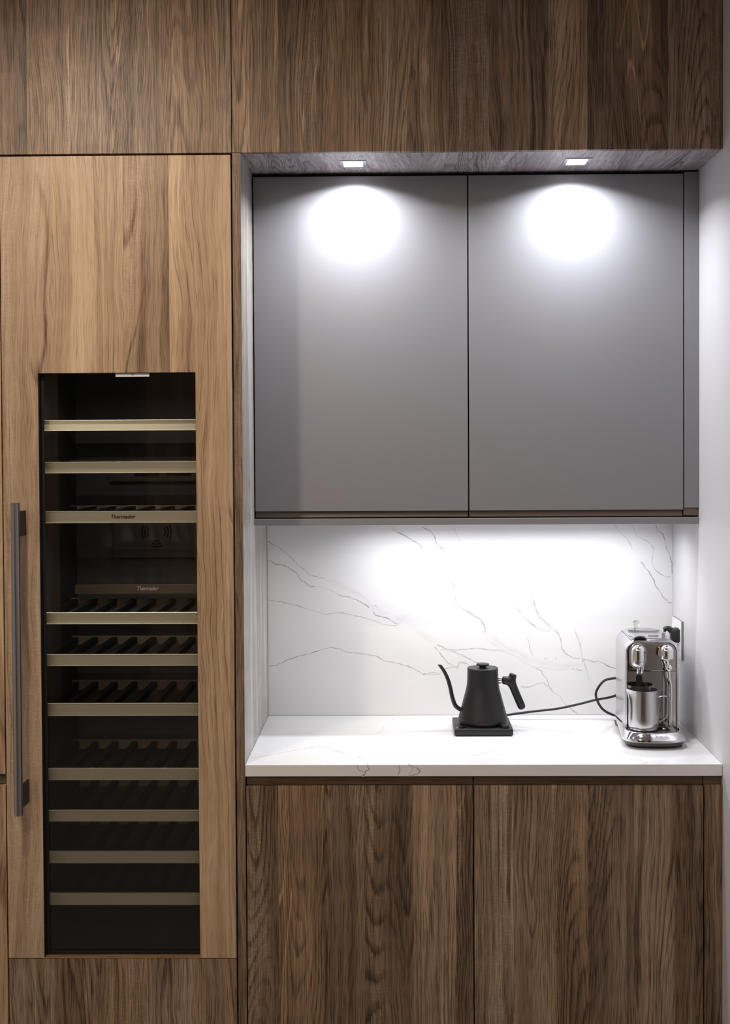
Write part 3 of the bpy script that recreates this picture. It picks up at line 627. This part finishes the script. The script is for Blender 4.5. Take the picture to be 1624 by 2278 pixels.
kt = thing('kettle', 'matt black gooseneck kettle standing on its square base', 'kettle', (0.6565, 0.412, 0.0242))
KX, KY = 0.6565, 0.412
prof = [(0.0, 0.0243), (0.0690, 0.0243), (0.0722, 0.0262), (0.0735, 0.0300), (0.0733, 0.0335), (0.0712, 0.0420), (0.0672, 0.0560), (0.0628, 0.0720), (0.0583, 0.0890), (0.0540, 0.1050), (0.0503, 0.1190), (0.0478, 0.1310), (0.0464, 0.1430), (0.0458, 0.1560), (0.0456, 0.1700), (0.0456, 0.1835), (0.0446, 0.1846), (0.0440, 0.1846), (0.0438, 0.1800), (0.0, 0.1800)]
# denser profile for a smooth flank
finish('body', lathe(B(), prof, KX, KY, 72), M_kettle, kt, 40)
b = B(); lathe(b, [(0.0, 0.1802), (0.0434, 0.1802), (0.0434, 0.1838), (0.0425, 0.1845), (0.0100, 0.1848), (0.0100, 0.1905), (0.0180, 0.1915), (0.0190, 0.1930), (0.0190, 0.1950), (0.0178, 0.1966), (0.0, 0.1970)], KX, KY, 56)
finish('lid', b, M_kettle, kt, 35)
b = B(); tube(b, [(0.6120, KY, 0.0560), (0.5990, KY, 0.0585), (0.5858, KY, 0.0630), (0.5745, KY, 0.0735), (0.5665, KY, 0.0960), (0.5605, KY, 0.1250), (0.5535, KY, 0.1500), (0.5435, KY, 0.1720), (0.5330, KY, 0.1880), (0.5275, KY, 0.1945)], [0.0085, 0.0075, 0.0065, 0.0062, 0.0060, 0.0058, 0.0056, 0.0053, 0.0049, 0.0046], 16, 8)
for v in b.verts:        # the mouth is cut level into a beak
    if v.co.z > 0.1930: v.co.z = 0.1930 + (v.co.z-0.1930)*0.15; v.co.x -= 0.003 if v.co.x < 0.5285 else 0
finish('spout', b, M_kettle, kt, 60)
def along(bm, p, q, prof, n=32):
    """lathe profile (radius, distance) along p->q"""
    p = Vector(p); d = (Vector(q)-p).normalized(); a = Vector((0, 1, 0)) if abs(d.y) < 0.9 else Vector((1, 0, 0)); u = (a-d*a.dot(d)).normalized(); w = d.cross(u)
    return loft(bm, [[p+d*s+(u*math.cos(2*PI*k/n)+w*math.sin(2*PI*k/n))*max(r, 1e-5) for k in range(n)] for r, s in prof])
b = B(); along(b, (0.6980, KY, 0.1470), (0.7150, KY, 0.1470), [(0.0100, 0), (0.0104, 0.0005), (0.0104, 0.0132), (0.0098, 0.0138)]); finish('collar', b, M_chrome, kt, 40)
# handle: one smooth branching body, grown from a small skeleton
def skin(name, verts, edges, radii, material, parent, root=0, sub=2):
    me = bpy.data.meshes.new(name); off = Vector(parent['base'])
    me.from_pydata([Vector(v)+Vector((0, 0, H))-off for v in verts], edges, [])
    o = bpy.data.objects.new(name, me); C.objects.link(o)
    sk = o.modifiers.new('s', 'SKIN'); sk.use_smooth_shade = True
    for i, r in enumerate(radii): me.skin_vertices[0].data[i].radius = (r, r); me.skin_vertices[0].data[i].use_root = (i == root)
    ss = o.modifiers.new('b', 'SUBSURF'); ss.levels = sub; ss.render_levels = sub
    dg = bpy.context.evaluated_depsgraph_get(); dg.update()
    nm = bpy.data.meshes.new_from_object(o.evaluated_get(dg)); bpy.data.objects.remove(o)
    for p in nm.polygons: p.use_smooth = True
    nm.materials.clear(); nm.materials.append(material)
    o = bpy.data.objects.new(name, nm); C.objects.link(o); o.parent = parent; o['base'] = list(off); return o
skin('handle', [(0.7120, KY, 0.1468), (0.7220, KY, 0.1466), (0.7320, KY, 0.1455), (0.7390, KY, 0.1450), (0.7425, KY, 0.1530), (0.7452, KY, 0.1605), (0.7475, KY, 0.1668),
                (0.7430, KY, 0.1340), (0.7500, KY, 0.1180), (0.7590, KY, 0.0970), (0.7690, KY, 0.0735), (0.7750, KY, 0.0595)],
     [(0, 1), (1, 2), (2, 3), (3, 4), (4, 5), (5, 6), (3, 7), (7, 8), (8, 9), (9, 10), (10, 11)],
     [0.0136, 0.0134, 0.0132, 0.0140, 0.0118, 0.0120, 0.0132, 0.0128, 0.0126, 0.0128, 0.0128, 0.0120], M_kettle, kt, 3)

# ================================================================== coffee machine
ROT = math.radians(-2.0)
CX, CY = 1.1270, 0.270          # centre of the front panel
cm = thing('coffee_machine', 'steel capsule coffee machine with two chrome heads in the corner of the worktop', 'coffee machine', (CX, CY, 0.0006))
cm.rotation_euler = (0, 0, ROT)
def L(name, bm, material, parent=cm, smooth=None):
    """geometry in the machine's own frame: x across, y back from the front panel, z up from the worktop"""
    for v in bm.verts: v.co.x += CX; v.co.y += CY
    return finish(name, bm, material, parent, smooth)
# housing: arch-shaped shell, slightly narrower at the top
def arch(w, h, z0, r, y, k=10, rb=0.006): return [(a, y, c) for a, c in rrect(-w, w, z0, h, r, k, rb)]
b = B(); loft(b, [arch(0.0715, 0.2850, 0.032, 0.030, 0.0005), arch(0.0755, 0.2885, 0.030, 0.036, 0.006), arch(0.0760, 0.2895, 0.030, 0.038, 0.030), arch(0.0760, 0.2900, 0.030, 0.038, 0.12), arch(0.0750, 0.2890, 0.030, 0.038, 0.20), arch(0.0700, 0.2840, 0.034, 0.036, 0.228)])
housing = L('housing', b, M_side, smooth=50)
# control deck: a sheet that follows the rounded top, parted from the housing by a thin dark seam
def top_z(x, w=0.0759, h=0.2896, r=0.038):
    q = abs(x)-(w-r); return h if q <= 0 else h-r+math.sqrt(max(r*r-q*q, 0))
def sheet(x0, x1, y0, y1, lift, thick, k=30):
    b = B(); ring = [(x0+(x1-x0)*i/k) for i in range(k+1)]
    loft(b, [[(x, y, top_z(x)+lift) for x in ring]+[(x, y, top_z(x)+lift-thick) for x in reversed(ring)] for y in (y0, y1)]); return b
deck_seam = L('deck_seam', sheet(-0.0580, 0.0580, 0.0075, 0.2005, 0.0006, 0.003), M_seam, housing, 40)
deck = L('control_deck', sheet(-0.0572, 0.0572, 0.0065, 0.1997, 0.0010, 0.003), mat('satin_deck_steel', (0.66, 0.66, 0.68, 1), 0.24, 1.0), smooth=40)
# front recess: dark surround, mirror panels
b = B(); loft(b, [arch(0.0700, 0.2800, 0.030, 0.026, -0.0012), arch(0.0700, 0.2800, 0.030, 0.026, 0.003)]); L('front_surround', b, M_seam, smooth=40)
b = B(); loft(b, [[(x*s_, y, 0.238+(z-0.238)*s_) for x, z in rrect(-0.0672, 0.0672, 0.1985, 0.2772, 0.024, 8, 0.002)] for y, s_ in ((0.0, 1), (-0.0016, 1), (-0.0022, 0.96), (-0.0029, 0.75), (-0.0033, 0.5), (-0.0035, 0.22))]); L('front_panel', b, M_mirror, smooth=60)
b = B(); loft(b, [[(x, y, z) for x, z in rrect(-0.0672, 0.0290, 0.038, 0.1972, 0.0015)] for y in (-0.0024, 0.0)]); L('front_panel', b, M_mirror, smooth=40)
b = B(); loft(b, [[(x, y, z) for x, z in rrect(0.0300, 0.0672, 0.038, 0.1972, 0.0015)] for y in (-0.0024, 0.0)]); L('front_panel', b, mat('plain_panel_steel', (0.62, 0.62, 0.64, 1), 0.16, 1.0), smooth=40)
# chrome rim of the recess
b = B()
path = [(-0.0708, 0.034)] + [(-0.0708, 0.12), (-0.0708, 0.2520)] + [(-0.0708+0.028*(1-math.cos(math.radians(a))), 0.2530+0.028*math.sin(math.radians(a))) for a in range(0, 91, 15)]
path = path + [(-x, z) for x, z in reversed(path)]
tube(b, [(x, -0.0015, z) for x, z in path], 0.0016, 8, 2); L('front_rim', b, M_chrome, smooth=60)
# left brew head
def capsule(bm, x, y, z0, z1, r, bot=1.0, n=40, flat=1.0):
    prof = [(r*math.sin(math.radians(a)), z0+r*bot*(1-math.cos(math.radians(a)))) for a in range(0, 91, 10)] + [(r*math.sin(math.radians(a)), z1-r*(1+math.cos(math.radians(a))) + 0) for a in range(90, 181, 10)]
    pr = [(max(q, 1e-5), zz) for q, zz in prof[:10]] + [(max(r*math.cos(math.radians(a)), 1e-5), z1-r+r*math.sin(math.radians(a))) for a in range(0, 91, 10)]
    rings = [[(x+q*math.cos(2*PI*i/n), y+q*flat*math.sin(2*PI*i/n), zz) for i in range(n)] for q, zz in pr]
    return loft(bm, rings)
HX = -0.0405
b = B(); capsule(b, HX, -0.0180, 0.2100, 0.2765, 0.0200, 0.75, flat=1.0)
hd1 = L('brew_head', b, M_chrome, smooth=60)
b = B(); loft(b, [[(HX+x, y, z) for x, z in rrect(-0.0245, 0.0245, 0.2055, 0.2790, 0.0243, 12)] for y in (-0.0050, -0.0020)]); L('head_ring', b, M_chrome, hd1, 40)
b = B(); lathe(b, [(0.0202, 0.2290), (0.0203, 0.2294), (0.0202, 0.2298)], HX, -0.018, 40); L('head_seam', b, M_seam, hd1)
b = B()
for dx in (-0.0032, 0.0078): tube(b, [(HX+dx+0.001, -0.026, 0.2260), (HX+dx+0.002, -0.029, 0.2120), (HX+dx, -0.0270, 0.1965)], [0.0050, 0.0048, 0.0036], 14, 6, (1.0, 0.9))
L('coffee_spout', b, M_chrome, hd1, 60)
b = B(); loft(b, [[(HX+0.0045+x, y, z) for x, z in rrect(-0.0090, 0.0090, 0.1500, 0.1880, 0.0088, 10)] for y in (-0.0030, -0.0022)]); L('capsule_slot', b, M_groove, smooth=40)
# right milk head with steam wand
SX = 0.0375
b = B(); capsule(b, SX, -0.0230, 0.2310, 0.2765, 0.0195, 0.45)
hd2 = L('steam_head', b, M_chrome, smooth=60)
b = B(); loft(b, [[(SX-0.004+x*s, y, z) for x, z in rrect(-0.0195, 0.0195, 0.2330, 0.2725, 0.017, 10)] for y, s in ((-0.0240, 1.0), (-0.0020, 1.05))]); L('head_neck', b, M_chrome, hd2, 50)
b = B(); tube(b, [(SX-0.002, -0.026, 0.2330), (SX, -0.028, 0.2240), (SX+0.002, -0.030, 0.2150)], [0.0085, 0.0070, 0.0085], 18, 6)
rings = []
for i in range(13):
    a = math.radians(-90+15*i); rings.append((0.0105*math.cos(a), 0.2120+0.0110*math.sin(a)))
lathe(b, [(max(r, 1e-5), z) for r, z in rings], SX+0.0045, -0.0310, 28); L('wand_joint', b, M_chrome, hd2, 60)
b = B(); tube(b, [(SX+0.003, -0.031, 0.2020), (SX+0.0045, -0.033, 0.1830), (SX+0.0085, -0.0340, 0.1650), (SX+0.0090, -0.0340, 0.1400), (SX+0.0082, -0.0350, 0.0900), (SX+0.0080, -0.0350, 0.0660)], [0.0065, 0.0050, 0.0056, 0.0056, 0.0054, 0.0054], 18, 8)
L('steam_wand', b, M_chrome, hd2, 60)
b = B(); lathe(b, [(0.0, 0.0465), (0.0050, 0.0470), (0.0062, 0.0490), (0.0062, 0.0655), (0.0056, 0.0662), (0, 0.0662)], SX+0.0080, -0.0350, 24); L('wand_tip', b, M_steel, hd2, 40)
# lever hood, deck slot, deck button
b = B(); n = 16
rr = []
for y, hh, ww in ((-0.0030, 0.0120, 0.0195), (0.0060, 0.0125, 0.0190), (0.020, 0.0085, 0.0165), (0.032, 0.0010, 0.014)):
    o_ = [(-0.0330+ww*math.cos(PI*i/n), y, 0.2870+hh*math.sin(PI*i/n)**0.8) for i in range(n+1)]
    o_ += [(-0.0330+ww*0.86*math.cos(PI*(n-i)/n), y, 0.2858+hh*0.80*math.sin(PI*(n-i)/n)**0.8) for i in range(n+1)]; rr.append(o_)
loft(b, rr); L('lever_hood', b, M_steel, deck, 50)
b = B(); loft(b, [[(-0.0330+0.0168*math.cos(2*PI*i/32), y, 0.2866+0.0095*max(0, math.sin(2*PI*i/32))) for i in range(32)] for y in (0.0000, 0.012)]); L('lever_opening', b, M_gloss, deck, 40)
b = B(); loft(b, [[(x, y, z) for x, y in ((-0.0600, 0.052), (-0.0580, 0.053), (-0.0455, 0.004), (-0.0485, 0.003))] for z in (0.2905, 0.2921)]); L('deck_slit', b, M_gloss, deck)
b = B(); box(b, -0.0040, 0.0270, 0.0450, 0.0520, 0.2912, 0.2935, 0.001); L('deck_bar', b, M_steel, deck)
b = B(); box(b, 0.0310, 0.0430, 0.020, 0.034, 0.2912, 0.3050, 0.0015); L('deck_knob', b, M_chrome, deck)
for xx, sx in ((-0.020, 0.010), (0.010, 0.012)):
    b = B(); box(b, xx-sx/2, xx+sx/2, 0.0300, 0.0312, 0.2914, 0.2917); L('deck_marking', b, M_steel, deck)
# drip tray and base
def plan(hw, yf, yb, r, bulge, z, n=14, ox=-0.0045):
    """outline seen from above: square back, rounded bowed front"""
    pts = [(hw*0.86, yb, z), (-hw*0.86, yb, z), (-hw*0.95, (yb+yf)/2, z)]
    fr = []
    for i in range(2*n+1):
        a = PI + PI*i/(2*n); c, s = math.cos(a), math.sin(a); e = 0.72
        fr.append((hw*math.copysign(abs(c)**e, c), yf+0.064-(0.064)*abs(s)**e, z))
    P_ = pts + fr + [(hw*0.95, (yb+yf)/2, z)]
    return [(x+ox*(1 if y < 0.05 else 0.3), y-(0.0115 if y < -0.03 else 0), z_) for x, y, z_ in P_]
b = B(); loft(b, [plan(0.0810, -0.0970, 0.222, 0, 0, 0.0075), plan(0.0865, -0.1060, 0.225, 0, 0, 0.0195)])
# two feet reach down to the worktop
for s in (-1, 1):
    for y in ((-0.094, -0.045), (0.150, 0.200)):
        loft(b, [[(s*(0.048 if y[0] < 0 else 0.04), y[0]+0.002, z), (s*0.0700, y[0]+0.020, z), (s*0.0770, y[1], z), (s*0.050, y[1], z)] if z == 0 else
                 [(s*0.040, y[0]-0.004, z), (s*0.0760, y[0]+0.018, z), (s*0.0810, y[1], z), (s*0.040, y[1], z)] for z in (0.0, 0.0150)])
L('foot_frame', b, M_foot, smooth=40)
b = B(); loft(b, [plan(0.0862, -0.1058, 0.226, 0, 0, 0.0188), plan(0.0878, -0.1080, 0.226, 0, 0, 0.0215), plan(0.0876, -0.1075, 0.226, 0, 0, 0.0270), plan(0.0855, -0.1040, 0.226, 0, 0, 0.0300), plan(0.0800, -0.0930, 0.226, 0, 0, 0.0430), plan(0.0785, -0.0900, 0.226, 0, 0, 0.0440), plan(0.0740, -0.0850, 0.02, 0, 0, 0.0435), plan(0.0735, -0.0840, 0.02, 0, 0, 0.0395)])
base = L('drip_tray', b, M_chrome, smooth=38)
b = B(); loft(b, [plan(0.0700, -0.0800, 0.0, 0, 0, 0.0396), plan(0.0700, -0.0800, 0.0, 0, 0, 0.0408)]); L('tray_plate', b, mat('tray_plate_steel', (0.50, 0.49, 0.48, 1), 0.22, 1.0), base, 40)
b = B(); loft(b, [[(x, y, z) for x, y in ((0.0070, -0.0560), (0.0430, -0.0540), (0.0390, -0.008), (0.0080, -0.008))] for z in (0.0408, 0.0416)]); L('drain_recess', b, M_groove, base)
b = B(); lathe(b, [(0, 0.0417), (0.0060, 0.0417), (0.0050, 0.0440), (0, 0.0444)], 0.0270, -0.038, 24); L('drain_float', b, M_chrome, base, 40)
tb = text_mesh('Breville', 0.0150, 0, 0.0003, 0.0001)
xs = [v.co.x for v in tb.verts]; kx = 0.036/(max(xs)-min(xs))
for v in tb.verts:
    x, y, z = v.co; x *= kx
    v.co = Vector((x+0.0110, -0.1106 + y*0.52, 0.0364 + y*0.62))
for v in tb.verts: v.co.y += 0.0022*0 
L('brand_lettering', tb, M_steel, base)
# water tank with a domed clear knob at the back
b = B(); loft(b, [[(x*s, 0.150+y*s2, z) for x, y in rrect(-0.046, 0.046, -0.030, 0.030, 0.026)] for z, s, s2 in ((0.2860, 1, 1), (0.2935, 1, 1), (0.2950, 0.96, 0.96))]); tank = L('water_tank_lid', b, M_clear, smooth=40)
b = B(); lathe(b, [(0.0, 0.2952), (0.0085, 0.2952), (0.0074, 0.2985), (0.0072, 0.3020), (0.0082, 0.3055), (0.0096, 0.3090), (0.0101, 0.3125), (0.0098, 0.3158), (0.0086, 0.3186), (0.0064, 0.3206), (0.0034, 0.3216), (0.0, 0.3219)], -0.021, 0.150, 28); L('lid_knob', b, M_clear, tank, 60)
# mains cord: a loop out of the left flank and the run up to the plug
b = B(); tube(b, [(-0.0300, 0.258, 0.1330), (-0.0750, 0.262, 0.1290), (-0.1030, 0.262, 0.1210), (-0.1230, 0.262, 0.0950), (-0.1265, 0.262, 0.0720), (-0.1100, 0.262, 0.0380), (-0.0780, 0.262, 0.0180), (-0.0300, 0.262, 0.0090), (0.0300, 0.270, 0.0500), (0.0600, 0.262, 0.1500), (0.0650, 0.245, 0.2300), (0.0780, 0.236, 0.2800), (0.1010, 0.232, 0.2790)], 0.0038, 12, 8)
cord = L('mains_cord', b, M_plastic, smooth=60)
b = B()
tube(b, [(0.0720, 0.235, 0.2830), (0.0850, 0.234, 0.2860), (0.0980, 0.233, 0.2780)], [0.0055, 0.0080, 0.0105], 16, 6)
loft(b, [[(x, 0.233+y, 0.2660+z) for y, z in rrect(-h1, h1, -h2, h2, 0.008)] for x, h1, h2 in ((0.0920, 0.010, 0.013), (0.0960, 0.0155, 0.019), (0.1040, 0.0165, 0.020), (0.1060, 0.0185, 0.022), (0.1205, 0.0185, 0.022))])
L('plug', b, M_plastic, cord, 40)

# ================================================================== milk jug on the drip tray
JX, JY, JZ = 1.0960, 0.2285, 0.0412
jug = thing('milk_jug', 'brushed steel milk jug under the left spout of the coffee machine', 'jug', (JX, JY, JZ))
prof = [(0.0, JZ), (0.0340, JZ), (0.0385, JZ+0.0020), (0.0412, JZ+0.0065), (0.0422, JZ+0.0130), (0.0420, JZ+0.030), (0.0412, JZ+0.050), (0.0400, JZ+0.075), (0.0390, JZ+0.095), (0.0392, JZ+0.1030), (0.0384, JZ+0.1030), (0.0382, JZ+0.095), (0.0392, JZ+0.070), (0.0405, JZ+0.040), (0.0400, JZ+0.006), (0.0, JZ+0.004)]
prof = [(r, JZ+(z-JZ)*1.095) for r, z in prof]
b = lathe(B(), prof, JX, JY, 64)
for v in b.verts:        # pull a pouring lip on the left
    dx, dy = v.co.x-JX, v.co.y-JY; a = math.atan2(dy, dx); da = abs(abs(a)-PI); t_ = max(0, (v.co.z-JZ-0.065)/0.038)
    k = math.exp(-(da/0.30)**2)*t_**2; v.co.x -= 0.0075*k; v.co.z += 0.0020*k
finish('body', b, M_jug, jug, 45)
b = B(); hy = JY-0.004
tube(b, [(JX+0.0380, hy, JZ+0.0900), (JX+0.0470, hy, JZ+0.0940), (JX+0.0600, hy, JZ+0.0940), (JX+0.0640, hy, JZ+0.0880), (JX+0.0635, hy, JZ+0.0500), (JX+0.0600, hy, JZ+0.0340), (JX+0.0480, hy, JZ+0.0250), (JX+0.0410, hy, JZ+0.0225)], 0.0045, 12, 6, (1.1, 0.35))
finish('handle', b, M_steel, jug, 60)
mk = B()
for q in ((0.0000, 0.052, 0.008), (0.0030, 0.046, 0.004), (0.0000, 0.034, 0.007)):
    a0 = -PI/2-0.28
    for i in range(6):
        a = a0+q[0]*8+i*0.03; r = 0.0422
        v_ = [mk.verts.new((JX+r*math.cos(a+da), JY+r*math.sin(a+da), JZ+q[1]+dz)) for da, dz in ((0, 0), (0.03, 0), (0.03, 0.0006), (0, 0.0006))]; mk.faces.new(v_)
finish('fill_marking', mk, M_seam, jug)

# ================================================================== double socket on the right wall
t = thing('wall_socket', 'white double socket plate with a grey rim on the white wall', 'socket', (1.259, 0.53, 0.254))
finish('plate', bx(1.2535, 1.2598, 0.4655, 0.5960, 0.1955, 0.3120, 0.0012), M_plate_edge, t)
fp = finish('cover', bx(1.2525, 1.2537, 0.4660, 0.5955, 0.1960, 0.3115, 0.0004), M_white, t)
for y in (0.4985, 0.563):
    oi = finish('outlet', bx(1.2505, 1.2526, y-0.017, y+0.017, 0.218, 0.290, 0.0006), M_white, t)
    for z in (0.236, 0.272):
        for dy in (-0.0065, 0.0065): finish('slot', bx(1.2502, 1.2506, y+dy-0.001, y+dy+0.001, z-0.004, z+0.004), M_seam, oi)

for o in bpy.data.objects:
    if o.name in ('heating_stand', 'kettle', 'coffee_machine', 'milk_jug'): o.location.z += 0.0006
    if 'base' in o: del o['base']
